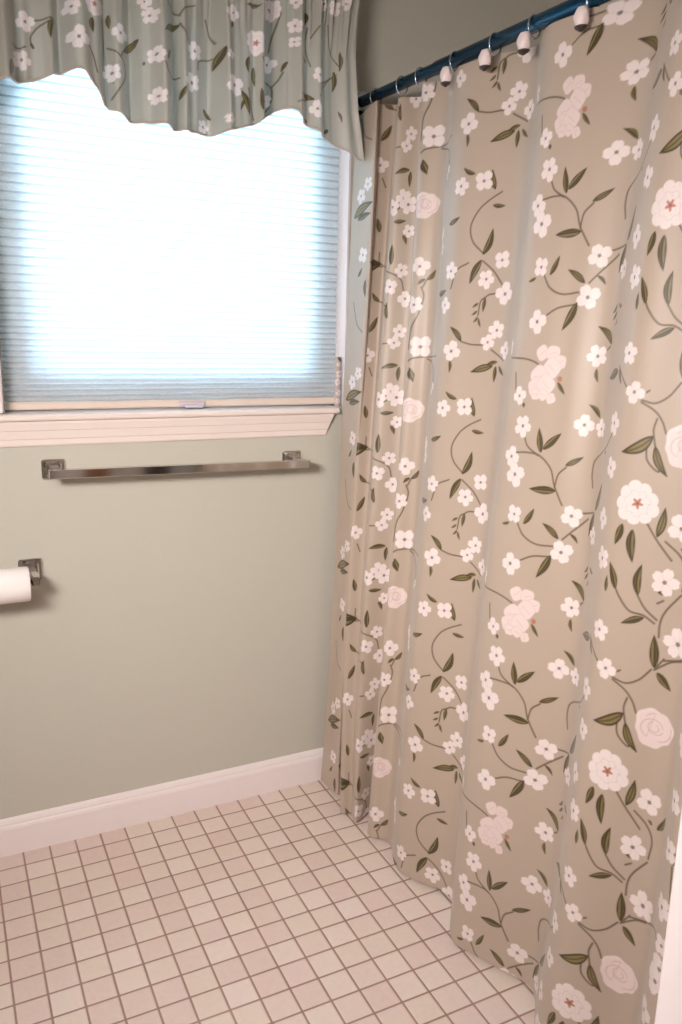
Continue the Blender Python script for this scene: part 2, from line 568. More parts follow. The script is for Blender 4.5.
tag(roll_root, 'white toilet paper roll on the chrome holder at the left edge', 'toilet paper roll')
ob = w.build('paper', M_PAPER, roll_root)
for p_ in ob.data.polygons: p_.use_smooth = abs(p_.normal.x) < .5
w = MB()
nn2 = 32
vs = [(x, RY + r * math.cos(2 * math.pi * i / nn2), RZ + r * math.sin(2 * math.pi * i / nn2)) for x, r in ((RX0, .32), (RX1, .32), (RX1, .29), (RX0, .29)) for i in range(nn2)]
fs = [(a_ * nn2 + i, a_ * nn2 + (i + 1) % nn2, ((a_ + 1) % 4) * nn2 + (i + 1) % nn2, ((a_ + 1) % 4) * nn2 + i) for a_ in range(4) for i in range(nn2)]
w.add(vs, fs, True)
w.build('core', M_CARD, roll_root)

# ---------------------------------------------------------------- the floral print (cloth coordinates, tile pitches)
CELL = 0.0252
C_STEM = np.array(srgb(100, 84, 64)[:3])
C_DARK = np.array(srgb(70, 58, 34)[:3])
C_OLIVE = np.array(srgb(140, 124, 76)[:3])
C_PETAL = np.array(srgb(243, 229, 226)[:3])
C_PINK = np.array(srgb(238, 218, 214)[:3])
C_FOLD = np.array(srgb(205, 178, 172)[:3])
C_EYE = np.array(srgb(110, 100, 88)[:3])
C_CORAL = np.array(srgb(188, 108, 82)[:3])

class Tile:
    def __init__(self, x0, x1, z0, z1, base, wrap):
        self.x0, self.z0 = x0, z0
        self.nx = int(round((x1 - x0) / CELL)) + 1
        self.nz = int(round((z1 - z0) / CELL))
        self.wrap = wrap
        self.a = np.empty((self.nz, self.nx, 3)); self.a[:] = base[:3]
    def window(self, xa, xb, za, zb):
        m = 3 * CELL
        i0 = max(0, int((xa - m - self.x0) / CELL)); i1 = min(self.nx, int((xb + m - self.x0) / CELL) + 2)
        j0 = math.floor((za - m - self.z0) / CELL); j1 = math.ceil((zb + m - self.z0) / CELL) + 1
        if not self.wrap:
            j0 = max(0, j0); j1 = min(self.nz, j1)
        if i1 <= i0 or j1 <= j0: return None
        I = np.arange(i0, i1); J = np.arange(j0, j1)
        X, Z = np.meshgrid(self.x0 + I * CELL, self.z0 + J * CELL)
        return I, J % self.nz if self.wrap else J, X, Z
    def put(self, win, d, col, alpha=1.0):
        """paint where the distance d (pitches) is negative, softened over one cell"""
        I, J, X, Z = win
        c = np.clip(0.5 - d / CELL, 0, 1) * alpha
        ix = np.ix_(J, I)
        self.a[ix] = self.a[ix] * (1 - c[..., None]) + col * c[..., None]

def smooth_line(pts, n=6):
    Q = [np.array(p, float) for p in pts]
    Q = [2 * Q[0] - Q[1]] + Q + [2 * Q[-1] - Q[-2]]
    out = []
    for i in range(1, len(Q) - 2):
        for k_ in range(n):
            t = k_ / n
            out.append(0.5 * (2 * Q[i] + (Q[i + 1] - Q[i - 1]) * t + (2 * Q[i - 1] - 5 * Q[i] + 4 * Q[i + 1] - Q[i + 2]) * t * t
                              + (-Q[i - 1] + 3 * Q[i] - 3 * Q[i + 1] + Q[i + 2]) * t ** 3))
    out.append(Q[-2])
    return out
def seg_dist(X, Z, a, b):
    d = b - a
    L = max((d * d).sum(), 1e-9)
    t = np.clip(((X - a[0]) * d[0] + (Z - a[1]) * d[1]) / L, 0, 1)
    return np.hypot(X - a[0] - t * d[0], Z - a[1] - t * d[1])
def draw_stem(T, pts, wd):
    wd = max(wd, 0.052)
    L = smooth_line(pts)
    xs = [p[0] for p in L]; zs_ = [p[1] for p in L]
    win = T.window(min(xs) - wd, max(xs) + wd, min(zs_) - wd, max(zs_) + wd)
    if win is None: return
    d = np.full(win[2].shape, 9.0)
    for a, b in zip(L[:-1], L[1:]):
        d = np.minimum(d, seg_dist(win[2], win[3], a, b))
    T.put(win, d - wd / 2, C_STEM, 0.9)
def draw_leaf(T, x, z, dx, dz, wd, kind, seed):
    r = random.Random(seed)
    L = math.hypot(dx, dz)
    if L < 1e-3: return
    wd = max(wd, L * 0.28)
    ux, uz = dx / L, dz / L
    win = T.window(x - wd + min(0, dx), x + wd + max(0, dx), z - wd + min(0, dz), z + wd + max(0, dz))
    if win is None: return
    X, Z = win[2] - x, win[3] - z
    u = (X * ux + Z * uz) / L
    bend = r.uniform(-.10, .10) * L
    v = -X * uz + Z * ux - bend * np.sin(np.pi * np.clip(u, 0, 1))
    uc = np.clip(u, 0, 1)
    half = wd / 2 * np.sin(np.pi * uc ** 0.8) ** 0.85
    out = np.maximum(-u, u - 1) * L
    d = np.maximum(np.abs(v) - half, out)
    T.put(win, d, C_DARK)
    if kind == 1:
        T.put(win, d + wd * 0.13 + .015, C_OLIVE, 0.95)
        T.put(win, np.maximum(np.abs(v) - 0.018, d), C_DARK, 0.9)
        vein = np.abs(((u * L - np.abs(v) * 1.1) / (wd * .42)) % 1 - .5) * wd * .42
        T.put(win, np.maximum(vein - 0.004, d + wd * .1), C_DARK, 0.35)
    else:
        side = 1 if r.random() > .5 else -1
        T.put(win, np.maximum(np.abs(v - side * wd * .18) - wd * .11, d + wd * .13), C_OLIVE, 0.9)
        T.put(win, np.maximum(np.abs(v + side * wd * .2) - wd * .03, d + wd * .1), C_OLIVE, 0.5)
def draw_flower(T, x, z, r, kind, seed):
    q = random.Random(seed)
    win = T.window(x - r * 1.2, x + r * 1.2, z - r * 1.2, z + r * 1.2)
    if win is None: return
    X, Z = win[2] - x, win[3] - z
    rho = np.hypot(X, Z); th_ = np.arctan2(Z, X)
    ph = q.uniform(0, 6.28)
    if kind == 0:
        n = 5 if q.random() < .45 else 4
        c = np.abs(np.cos(n / 2 * (th_ - ph)))
        R_ = r * (0.62 + 0.46 * c ** 0.8 * (1 + .12 * np.sin(th_ + ph)))
        # every petal slightly notched
        R_ -= r * 0.07 * (c > .97)
        T.put(win, rho - R_, C_PETAL)
        line = rho * np.abs(np.cos(n / 2 * (th_ - ph))) - r * .035
        T.put(win, np.maximum(line, rho - r * .55), C_FOLD, 0.6)
        T.put(win, np.maximum(rho - r * .16, -9), C_EYE, 0.85)
    elif kind == 1:
        n = 9
        c = np.abs(np.cos(n / 2 * (th_ - ph)))
        R_ = r * (0.84 + 0.16 * c ** .6 + .05 * np.sin(3 * th_ + ph))
        T.put(win, rho - R_, C_PETAL)
        line = rho * np.abs(np.cos(n / 2 * (th_ - ph))) - r * .02
        T.put(win, np.maximum(np.maximum(line, rho - r * .85), r * .3 - rho), C_FOLD, 0.55)
        c2 = np.abs(rho - r * (.55 + .06 * np.sin(7 * th_))) - .012
        T.put(win, c2, C_FOLD, 0.35)
        T.put(win, rho - r * (.2 + .07 * np.sin(5 * th_ + ph)), C_CORAL, 0.9)
        T.put(win, rho - r * .06, C_DARK, 0.6)
    elif kind == 2:
        R_ = r * (0.93 + .07 * np.sin(3 * th_ + 1) + .03 * np.sin(8 * th_))
        T.put(win, rho - R_, C_PINK)
        for k_, (rr_, a0, off) in enumerate(((.72, .5, .12), (.52, 2.2, -.1), (.36, 4.0, .06), (.2, 5.6, 0))):
            xx, zz = X - r * off, Z - r * off * .6
            rh = np.hypot(xx, zz * 1.1); tt = np.arctan2(zz, xx)
            arc = np.abs(rh - r * rr_) - .014
            gate = np.cos(tt - a0) * -1 - .35
            T.put(win, np.maximum(arc, gate * .2 * r), C_FOLD, 0.8)
        T.put(win, np.maximum(np.abs(X + .2 * r - .25 * Z) - .012, rho - r * .6), C_FOLD, .6)
        T.put(win, np.maximum(np.abs(rho - R_ + .06) - .02, -Z * .5), C_PETAL, 0.7)
    elif kind == 3:
        R_ = r * (1.0 + .06 * np.sin(4 * th_ + ph))
        R_ = R_ * 1.18
        T.put(win, rho - R_, C_FOLD, 0.3)
        T.put(win, rho - R_ + .028, C_PINK)
        T.put(win, np.abs(X * math.cos(ph) + Z * math.sin(ph)) + np.maximum(rho - r * .6, 0) - .012, C_FOLD, .5)
    else:
        T.put(win, rho - r, C_CORAL, 0.8)

FL = [[15.51,4.35,0.238,0],[15.8,3.48,0.292,0],[15.45,2.52,0.272,0],[15.69,2.0,0.327,0],[17.82,3.68,0.268,0],[17.99,5.6,0.267,0],[20.13,5.74,0.251,0],[20.46,
4.78,0.244,0],[19.71,3.92,0.279,0],[18.43,3.63,0.23,0],[19.82,2.76,0.25,0],[19.63,1.37,0.265,0],[18.68,0.65,0.237,0],[19.9,0.36,0.274,0],[17.72,1.04,0.279,
0],[17.53,7.19,0.294,0],[15.92,6.52,0.301,0],[15.86,0.8,0.249,0],[14.5,5.79,0.232,0],[16.27,5.64,0.203,3],[16.64,5.64,0.2,3],[16.88,5.4,0.183,3],[16.63,
5.21,0.252,3],[16.22,4.97,0.273,3],[16.09,4.64,0.224,3],[16.49,4.73,0.255,3],[16.69,4.35,0.145,3],[16.16,4.44,0.155,3],[16.42,4.44,0.154,3],[16.92,4.92,
0.075,4],[21.89,3.55,0.535,2],[20.84,2.0,0.547,1],[22.0,1.53,0.303,0],[21.73,0.12,0.305,0],[22.23,5.9,0.339,0],[23.22,2.3,0.281,0],[23.34,1.05,0.27,0],
[23.39,6.82,0.292,0],[23.26,3.8,0.297,0],[23.58,5.91,0.246,0],[23.55,4.9,0.334,0],[23.62,5.29,0.33,0],[10.93,3.62,0.257,0],[11.74,3.71,0.278,0],[12.12,
0.64,0.268,0],[12.65,1.22,0.254,0],[12.88,0.16,0.311,0],[11.07,5.55,0.293,0],[12.7,6.27,0.262,0],[12.4,5.88,0.228,0],[13.2,5.64,0.251,0],[8.56,5.64,0.358,
0],[8.36,1.22,0.285,0],[8.25,7.13,0.27,0],[10.76,0.93,0.257,0],[10.57,7.08,0.243,0],[9.61,2.18,0.253,0],[9.74,1.74,0.214,0],[9.99,4.3,0.123,0],[9.78,4.1,
0.114,0],[8.41,3.33,0.458,2],[5.78,3.86,0.297,0],[6.07,2.66,0.215,0],[5.86,1.22,0.24,0],[5.43,0.59,0.263,0],[6.07,0.16,0.264,0],[5.93,6.17,0.234,0],[5.75,
5.74,0.224,0],[5.98,3.63,0.321,0],[5.29,3.53,0.276,0],[4.05,5.21,0.255,0],[1.25,4.48,0.236,0],[1.13,1.84,0.267,0],[0.8,4.11,0.263,0]]
LF = [[18.0,5.26,0.08,-0.38,0.097,0],[18.3,3.92,-0.41,0.34,0.09,0],[16.56,2.76,-0.13,0.72,0.131,0],[16.61,2.86,0.55,0.53,0.14,0],[17.16,1.71,-0.86,-0.05,0.175,
0],[16.24,0.56,0.3,0.53,0.137,0],[15.69,0.51,-0.33,-0.1,0.093,0],[17.24,7.05,-0.41,-0.77,0.171,0],[18.6,1.37,0.52,0.86,0.135,0],[18.57,1.28,-0.23,-0.72,
0.118,0],[16.86,4.83,0.27,-0.34,0.101,0],[15.7,4.16,0.06,-0.14,0.123,0],[18.46,5.93,-0.55,0.48,0.134,1],[17.39,2.48,0.5,0.29,0.146,1],[17.41,0.32,-0.56,
0.38,0.169,1],[17.74,0.51,0.23,-0.24,0.088,1],[20.49,6.95,-0.23,0.67,0.127,0],[20.21,6.81,0.0,0.43,0.096,0],[19.63,5.37,0.27,-0.43,0.118,0],[19.54,5.27,
-0.92,-0.24,0.102,0],[19.1,3.02,0.02,0.1,0.125,0],[18.51,7.0,-0.2,-0.24,0.069,0],[18.57,6.81,-0.22,-0.24,0.069,0],[18.66,6.62,-0.14,-0.19,0.069,0],[18.66,
7.0,0.42,-0.05,0.069,0],[21.07,3.72,-0.81,-0.48,0.309,1],[21.14,3.48,0.39,-0.72,0.207,1],[20.51,1.42,-0.16,-0.58,0.201,0],[20.78,1.32,0.08,-0.86,0.138,
0],[21.43,1.23,0.14,0.77,0.212,1],[21.57,7.15,0.22,-0.1,0.108,0],[21.09,6.91,0.03,0.82,0.187,0],[21.32,6.38,-0.59,-0.29,0.133,0],[21.7,5.13,-0.08,0.86,
0.238,0],[21.78,5.03,0.41,-0.38,0.206,0],[22.31,0.91,0.28,0.53,0.126,0],[22.15,0.95,-0.13,0.1,0.084,0],[23.56,0.81,0.08,0.38,0.142,0],[23.66,1.87,-0.03,
-0.14,0.108,0],[11.43,3.95,-0.44,0.24,0.144,0],[12.12,2.94,0.47,-0.05,0.134,0],[11.91,1.41,0.3,0.82,0.184,0],[11.88,1.26,-0.36,-0.77,0.184,0],[11.04,5.26,
0.02,-0.43,0.118,0],[12.15,0.06,-0.05,-0.48,0.131,0],[11.91,7.13,-0.22,-0.14,0.085,0],[11.88,6.89,-0.19,-0.14,0.085,0],[11.93,6.7,-0.16,-0.19,0.085,0],
[11.96,6.65,0.11,-0.29,0.085,0],[12.84,5.26,-0.44,-0.14,0.133,0],[12.79,5.12,-0.02,-0.53,0.143,0],[12.92,5.12,0.31,-0.29,0.114,0],[8.25,4.88,0.16,-0.53,
0.17,0],[8.22,4.77,0.17,-0.38,0.256,0],[9.86,0.21,0.72,0.1,0.099,0],[12.16,3.42,-0.16,0.62,0.214,1],[11.4,5.88,-0.45,0.48,0.174,1],[12.67,5.12,-0.83,-0.24,
0.191,1],[8.61,0.74,0.3,0.38,0.163,1],[10.44,2.46,0.53,0.19,0.17,1],[8.56,0.78,-0.22,-0.19,0.123,1],[5.4,2.99,0.53,0.05,0.16,0],[5.82,2.51,0.17,-0.34,0.15,
0],[5.4,1.41,0.0,0.77,0.163,0],[4.32,1.5,-2.76,0.05,0.146,0],[4.04,6.12,0.31,0.62,0.206,0],[5.96,4.88,-0.67,-0.14,0.181,0],[6.01,4.83,-0.02,-0.58,0.159,
0],[4.18,2.7,-0.11,0.53,0.199,0],[0.83,1.02,0.28,0.34,0.159,0],[0.61,3.23,0.89,0.14,0.178,0],[1.39,0.88,0.06,-0.67,0.134,0],[4.37,0.06,-0.31,0.34,0.171,
1],[5.4,6.65,-0.05,0.62,0.145,1],[5.54,3.44,0.06,0.34,0.23,1],[0.27,3.34,1.3,0.43,0.293,1]]
ST = [[0.021,[15.91,3.2],[16.08,2.91],[16.49,2.67]],[0.022,[15.66,2.67],[16.11,2.72],[16.53,2.67],[16.92,2.33],[17.08,1.9],[17.24,1.61],[17.41,1.32]],[0.021,
[17.42,2.43],[17.19,2.19],[17.11,1.8]],[0.022,[16.02,0.56],[16.28,0.22],[16.72,0.03],[17.3,0.08]],[0.021,[17.53,0.32],[17.79,0.6],[18.25,1.04]],[0.021,
[17.94,1.13],[18.52,1.28]],[0.022,[16.28,6.71],[16.66,6.91],[17.19,7.0]],[0.019,[18.4,5.88],[18.22,5.74]],[0.021,[14.61,5.45],[15.53,5.45],[16.03,5.36],
[16.3,5.21]],[0.02,[18.3,1.95],[18.22,2.38],[18.36,2.81],[19.19,3.24],[19.62,3.63]],[0.018,[19.59,5.4],[19.93,5.12],[20.26,4.83]],[0.021,[15.22,5.02],[15.31,
4.54]],[0.024,[20.68,4.59],[21.03,4.54],[21.37,4.73],[21.64,5.07]],[0.024,[20.68,4.54],[21.04,4.35],[21.26,4.11],[21.39,3.82]],[0.018,[21.12,4.16],[21.06,
3.87],[21.14,3.48]],[0.018,[20.92,3.44],[20.98,3.1],[21.28,2.86],[21.34,3.05]],[0.033,[21.15,1.52],[21.45,1.13],[21.84,0.7]],[0.034,[21.65,1.15],[22.03,
0.86],[22.22,0.52],[22.18,-0.01]],[0.019,[20.42,7.15],[20.59,6.81],[20.9,6.47],[21.29,6.43],[21.59,6.28]],[0.019,[21.09,6.91],[21.31,6.62],[21.64,6.38]],
[0.018,[22.17,7.15],[21.84,6.67],[21.73,6.33],[21.73,5.95]],[0.019,[21.71,5.08],[22.07,5.37],[22.39,5.51]],[0.019,[21.73,5.13],[21.92,5.42]],[0.02,[20.78,
4.79],[20.85,4.84]],[0.018,[21.75,6.91],[21.61,6.81]],[0.027,[21.93,5.38],[22.37,5.53],[23.17,5.96],[23.45,5.81]],[0.019,[23.55,0.76],[23.59,0.28],[23.64,
-0.25],[23.48,-0.39]],[0.021,[12.42,3.33],[11.96,3.09],[11.63,2.8],[11.41,2.32],[11.52,1.84],[11.91,1.46]],[0.022,[11.93,1.22],[12.38,0.88],[12.74,0.45]],
[0.022,[12.79,0.16],[12.35,0.16],[12.15,0.06],[11.98,-0.08],[11.93,-0.51]],[0.023,[11.4,5.88],[11.79,5.79],[12.43,5.79]],[0.023,[12.56,5.64],[13.12,5.31]],
[0.023,[10.82,0.35],[11.01,0.93],[11.43,1.17]],[0.023,[9.47,5.01],[10.0,4.43],[9.78,4.1]],[0.026,[8.17,5.12],[8.52,5.26],[10.13,5.36]],[0.025,[8.83,5.21],
[9.94,4.88],[9.97,4.35]],[0.041,[8.45,0.5],[8.55,0.16],[8.41,-0.46],[8.2,-0.99],[8.14,-1.71]],[0.041,[8.6,0.74],[8.5,0.5]],[0.027,[4.23,1.94],[4.38,1.46],
[5.73,0.98],[6.0,0.45]],[0.027,[4.37,0.06],[5.35,-0.13]],[0.027,[5.26,5.69],[5.67,5.74]],[0.027,[4.15,1.41],[4.38,1.41]],[0.028,[0.58,0.02],[0.92,-0.8],
[1.39,-1.14]],[0.028,[4.15,4.73],[4.29,4.4]]]
REPEAT = 7.26
def fill(T, FL, LF, ST, lift=0.0):
    for k_, s_ in enumerate(ST):
        draw_stem(T, [(p[0], p[1]) for p in s_[1:]], s_[0])
    for k_, (x, z, dx, dz, wd, kind) in enumerate(LF):
        draw_leaf(T, x, z, dx, dz, wd, kind, 31 + k_)
    for k_, (x, z, r, kind) in enumerate(FL):
        draw_flower(T, x, z, r * (1.12 if kind == 0 else 1.04), kind, 57 + k_)

# ---------------------------------------------------------------- shower curtain
COLS = [[15.12,14.0,-0.8,30.1,-0.203,0.219,0.317,-0.503],[15.0,14.2,-0.6,30.2,0.43,0.174,-0.554,-2.076],[15.9,14.5,-1.2,30.6,0.474,0.041,0.079,-1.173],[15.3,13.7,
-0.7,30.3,0.558,-0.244,0.316,-2.101],[15.95,14.1,-1.1,30.7,0.217,-0.288,0.517,-2.337],[15.55,14.0,-0.9,30.4,0.177,-0.308,0.442,-3.089],[16.35,14.95,-1.4,
30.8,0.047,0.383,0.158,-3.761],[15.4,14.05,-0.3,30.2,0.136,0.35,0.082,-5.214],[15.9,14.55,-1.2,30.5,0.358,0.164,-0.217,-5.719],[15.4,14.05,-0.4,30.2,0.399,
0.132,-0.155,-7.428],[16.3,15.0,-1.1,30.7,0.187,-0.132,-0.073,-9.587],[15.55,13.85,-0.7,30.4,0.302,0.024,-0.079,-11.353],[15.85,14.5,-0.8,30.4,-0.078,0.344,
0.255,-13.356],[16.3,14.95,-1.3,29.4,-0.724,-0.217,0.494,-14.337],[15.65,13.95,1.0,28.9,-0.815,0.045,0.79,-16.095],[16.25,14.8,2.1,28.7,-0.07,0.438,0.743,
-18.113],[15.85,14.0,3.1,28.3,0.039,0.437,0.887,-19.055]]
ZT, ZB = 29.26, 0.15
def catmull(P_, sub):
    P_ = np.vstack([2 * P_[0] - P_[1], P_, 2 * P_[-1] - P_[-2]])
    out = []
    for i in range(1, len(P_) - 2):
        p0, p1, p2, p3 = P_[i - 1:i + 3]
        h = lambda a, b: max(np.linalg.norm(b - a), 1e-4) ** .5
        t0 = 0; t1 = h(p0, p1); t2 = t1 + h(p1, p2); t3 = t2 + h(p2, p3)
        for k_ in range(sub):
            t = t1 + (t2 - t1) * k_ / sub
            A1 = (t1 - t) / (t1 - t0) * p0 + (t - t0) / (t1 - t0) * p1
            A2 = (t2 - t) / (t2 - t1) * p1 + (t - t1) / (t2 - t1) * p2
            A3 = (t3 - t) / (t3 - t2) * p2 + (t - t2) / (t3 - t2) * p3
            B1 = (t2 - t) / (t2 - t0) * A1 + (t - t0) / (t2 - t0) * A2
            B2 = (t3 - t) / (t3 - t1) * A2 + (t - t1) / (t3 - t1) * A3
            out.append((t2 - t) / (t2 - t1) * B1 + (t - t1) / (t2 - t1) * B2)
    out.append(P_[-2])
    return np.array(out)
NR = 48
Zr = np.linspace(ZB, ZT, NR)
G = []
for xt, xb, lo, hi, c3, c2, c1, c0 in COLS:
    X_ = xb + (xt - xb) * (Zr - 0.15) / (28.9 - 0.15)
    zc = (np.clip(Zr, lo, hi) - 15) / 15
    G.append(np.stack([X_, ((c3 * zc + c2) * zc + c1) * zc + c0], 1))
for dy, xo in ((-1.9, .55), (-2.4, .1), (-4.3, .4)):
    g = G[16].copy(); g[:, 1] += dy; g[:, 0] += xo; G.append(g)
G = np.array(G)
S2 = np.array([catmull(G[:, r], 16) for r in range(NR)])
seg = np.linalg.norm(np.diff(S2, axis=1), axis=2)
s_par = np.concatenate([[0], np.cumsum(seg[NR // 3:2 * NR // 3].mean(0))])
tile = Tile(0.0, s_par[-1], 0.0, REPEAT, srgb(192, 174, 157), True)
fill(tile, FL, LF, ST)
def cloth_object(name, X, Y, Z, C, mat, parent):
    """grid arrays (rows, cols) in pitches -> one mesh with its print"""
    nr, nc = X.shape
    base = Vector((0, 0, 0))
    g = parent
    while g is not None:
        base += g.location
        g = g.parent
    co = np.stack([X * P - base.x, (Y - WALL) * P - base.y, Z * P - base.z], -1).reshape(-1, 3).astype(np.float32)
    idx = np.arange(nr * nc).reshape(nr, nc)
    q = np.stack([idx[:-1, :-1], idx[:-1, 1:], idx[1:, 1:], idx[1:, :-1]], -1).reshape(-1, 4).astype(np.int32)
    me = bpy.data.meshes.new(name)
    me.vertices.add(nr * nc); me.vertices.foreach_set('co', co.ravel())
    me.loops.add(q.size); me.loops.foreach_set('vertex_index', q.ravel())
    me.polygons.add(len(q)); me.polygons.foreach_set('loop_start', np.arange(0, q.size, 4, dtype=np.int32))
    me.polygons.foreach_set('use_smooth', np.ones(len(q), dtype=bool))
    me.update(calc_edges=True)
    at = me.color_attributes.new('print', 'FLOAT_COLOR', 'POINT')
    rgba = np.ones((nr * nc, 4), dtype=np.float32); rgba[:, :3] = C.reshape(-1, 3)
    at.data.foreach_set('color', rgba.ravel())
    me.materials.append(mat)
    o = bpy.data.objects.new(name, me)
    COL.objects.link(o); o.parent = parent
    return o

nz = int(round((ZT - ZB) / CELL)) + 1
sc_ = tile.x0 + np.arange(tile.nx) * CELL
Zc = ZB + np.arange(nz) * CELL
CX = np.array([np.interp(sc_, s_par, S2[r, :, 0]) for r in range(NR)])
CY = np.array([np.interp(sc_, s_par, S2[r, :, 1]) for r in range(NR)])
fi = np.clip((Zc - ZB) / (ZT - ZB) * (NR - 1), 0, NR - 1 - 1e-6)
i0 = fi.astype(int); fr = (fi - i0)[:, None]
X = CX[i0] * (1 - fr) + CX[i0 + 1] * fr
Y = CY[i0] * (1 - fr) + CY[i0 + 1] * fr
# fine waviness of hanging cotton
S_, Z_ = np.meshgrid(sc_, Zc)
X += 0.022 * np.sin(S_ * 2.1 + Z_ * .12) + 0.012 * np.sin(S_ * 4.7 - Z_ * .2 + 1)
RING_S = []
rod_x = lambda y: 15.17 - 0.056 * y
RING_Y = [-1.55, -3.35, -4.55, -6.55, -8.55, -10.3, -12.55, -14.6, -16.7, -18.8, -21.0]
top_y = CY[-1]
for ry in RING_Y:
    RING_S.append(sc_[np.argmin(np.abs(top_y - ry))])
RING_S = np.array([0.05] + RING_S + [sc_[-1]])
sag = np.zeros_like(sc_)
for a, b in zip(RING_S[:-1], RING_S[1:]):
    m_ = (sc_ >= a) & (sc_ <= b)
    t = (sc_[m_] - a) / max(b - a, 1e-3)
    sag[m_] = 0.07 * min(1, (b - a) / 2.0) * 4 * t * (1 - t)
Z = Z_ - sag[None, :] * np.clip((Z_ - 25) / 4.0, 0, 1) ** 2 - 0.32 * np.exp(-(S_ / 1.1) ** 2) * np.clip((Z_ - 25) / 4.0, 0, 1) ** 2
rows = np.round(Zc / CELL).astype(int) % tile.nz
C = tile.a[rows]
# hem: a line of stitching and a selvedge
C = C.copy()
Y = np.minimum(Y, WALL - 0.03)
sh = empty('shower_curtain', 15, -11, 0.15)
tag(sh, 'long taupe shower curtain printed with white flowers and green vines', 'shower curtain')
cloth_object('panel', X, Y, Z, C, M_CURTAIN, sh)

# curtain rod with end flange
rod = empty('curtain_rod', rod_x(-12), -12, 29.5)
tag(rod, 'dark teal curtain rod running from the window wall above the floral curtain', 'curtain rod')
RZ_ = 29.5
MB().tube([(rod_x(y), y, RZ_) for y in (-0.1, -12, YF + .02)], 0.20, 24).build('tube', M_ROD, rod)
MB().tube([(rod_x(y), y, RZ_) for y in (-5.5, -12, -22)], 0.225, 24).build('sleeve', M_ROD, rod)
w = MB().tube([(rod_x(y), y, RZ_) for y in (0.08, 0.0, -.12, -.42, -.5)], [.40, .42, .42, .36, .22], 28)
fl_ = w.build('flange', M_ROD, rod)
MB().tube([(rod_x(y), y, RZ_) for y in (-.50, -.56, -.66, -.72)], [.34, .37, .37, .34], 28).build('collar', M_RING, rod)
MB().tube([(rod_x(y), y, RZ_) for y in (YF + .02, YF + .1, YF + .45, YF + .5)], [.42, .42, .36, .22], 28).build('flange', M_ROD, rod)

# rings with rosebuds
def ring_parts(root, bud=True):
    y0 = -0.0
    pts = []
    for i in range(28):
        a = 2 * math.pi * i / 28
        pts.append((RZX + .27 * math.sin(a), RZY + .05 * math.sin(a), RZ_ - .06 + .31 * math.cos(a)))
    MB().tube(pts, 0.028, 8, closed=True).build('hoop', M_RING, root)
    if bud:
        w = MB()
        cx, cy, cz = RZX - .42, RZY - .08, RZ_ - .58
        nb, mb = 18, 12
        vs = []
        for j in range(mb + 1):
            t = j / mb
            zz = cz + .27 - .52 * t
            r = .235 * math.sin(math.pi * min(1, .12 + .8 * t)) ** .6
            for i in range(nb):
                a = 2 * math.pi * i / nb
                rr = r * (1 + .10 * math.sin(3 * a + t * 5) + .05 * math.sin(5 * a - t * 9))
                vs.append((cx + rr * math.cos(a) * .7, cy + rr * math.sin(a), zz))
        fs = [(j * nb + i, j * nb + (i + 1) % nb, (j + 1) * nb + (i + 1) % nb, (j + 1) * nb + i) for j in range(mb) for i in range(nb)]
        fs += [tuple(range(nb)), tuple(range(mb * nb, (mb + 1) * nb))]
        w.add(vs, fs, True)
        b_ = w.build('rosebud', M_ROSE, root)
        w = MB()
        vs = []
        for j in range(6):
            t = j / 5
            for i in range(14):
                a = 2 * math.pi * i / 14
                r = .19 * math.cos(t * 1.5) + .01
                vs.append((cx + r * math.cos(a) * .8, cy + r * math.sin(a), cz - .20 - .13 * t))
        fs = [(j * 14 + i, j * 14 + (i + 1) % 14, (j + 1) * 14 + (i + 1) % 14, (j + 1) * 14 + i) for j in range(5) for i in range(14)] + [tuple(range(14)), tuple(range(70, 84))]
        w.add(vs, fs, True)
        w.build('calyx', M_BROWN, b_)
names = ['metal curtain ring nearest the window wall, hooked on the dark rod', 'second metal curtain ring from the window wall on the dark rod',
         'third metal curtain ring from the window wall on the dark rod', 'rosebud curtain ring fourth from the window wall on the dark rod',
         'rosebud curtain ring fifth from the window wall on the dark rod', 'rosebud curtain ring sixth from the window wall on the dark rod',
         'rosebud curtain ring where the rod leaves the top of the picture']
for k_, nm in enumerate(names):
    RZY = RING_Y[k_]; RZX = rod_x(RZY)
    rt = empty('curtain_ring', RZX, RZY, RZ_ - .5)
    tag(rt, nm, 'curtain ring', 'rings along the curtain rod')
    ring_parts(rt, k_ >= 3)

# ---------------------------------------------------------------- valance
HEM = [[1.83,28.1],[2.82,28.33],[3.82,28.74],[4.32,28.72],[4.75,28.33],[5.25,27.82],[5.97,27.57],[7.16,27.34],[8.12,27.42],[9.11,27.44],[10.35,27.89],[11.28,
28.55],[11.84,28.66],[12.16,28.19],[13.16,27.82],[14.09,27.47],[14.71,27.18]]
VF = [[2.7,30.02,0.258,0],[2.54,28.9,0.262,0],[4.22,29.63,0.297,0],[4.06,30.53,0.215,0],[5.67,30.14,0.254,0],[5.37,28.9,0.25,0],[6.61,30.78,0.224,0],[6.47,31.19,
0.19,0],[6.75,29.55,0.229,0],[6.76,28.24,0.233,0],[4.81,30.77,0.326,1],[9.47,31.29,0.228,0],[8.23,30.03,0.263,0],[8.11,29.0,0.275,0],[9.49,29.0,0.299,0],
[9.35,29.94,0.134,0],[11.06,30.12,0.247,0],[11.01,28.91,0.214,0],[11.86,31.34,0.218,0],[11.84,30.81,0.165,0],[8.59,27.68,0.21,0],[9.29,27.85,0.156,0],[12.88,
29.83,0.236,0],[12.77,28.67,0.258,0],[13.12,32.29,0.201,0],[13.68,32.25,0.239,0],[14.2,32.48,0.203,0],[11.9,32.11,0.18,0],[10.39,30.55,0.395,1],[11.1,31.88,
0.338,1]]
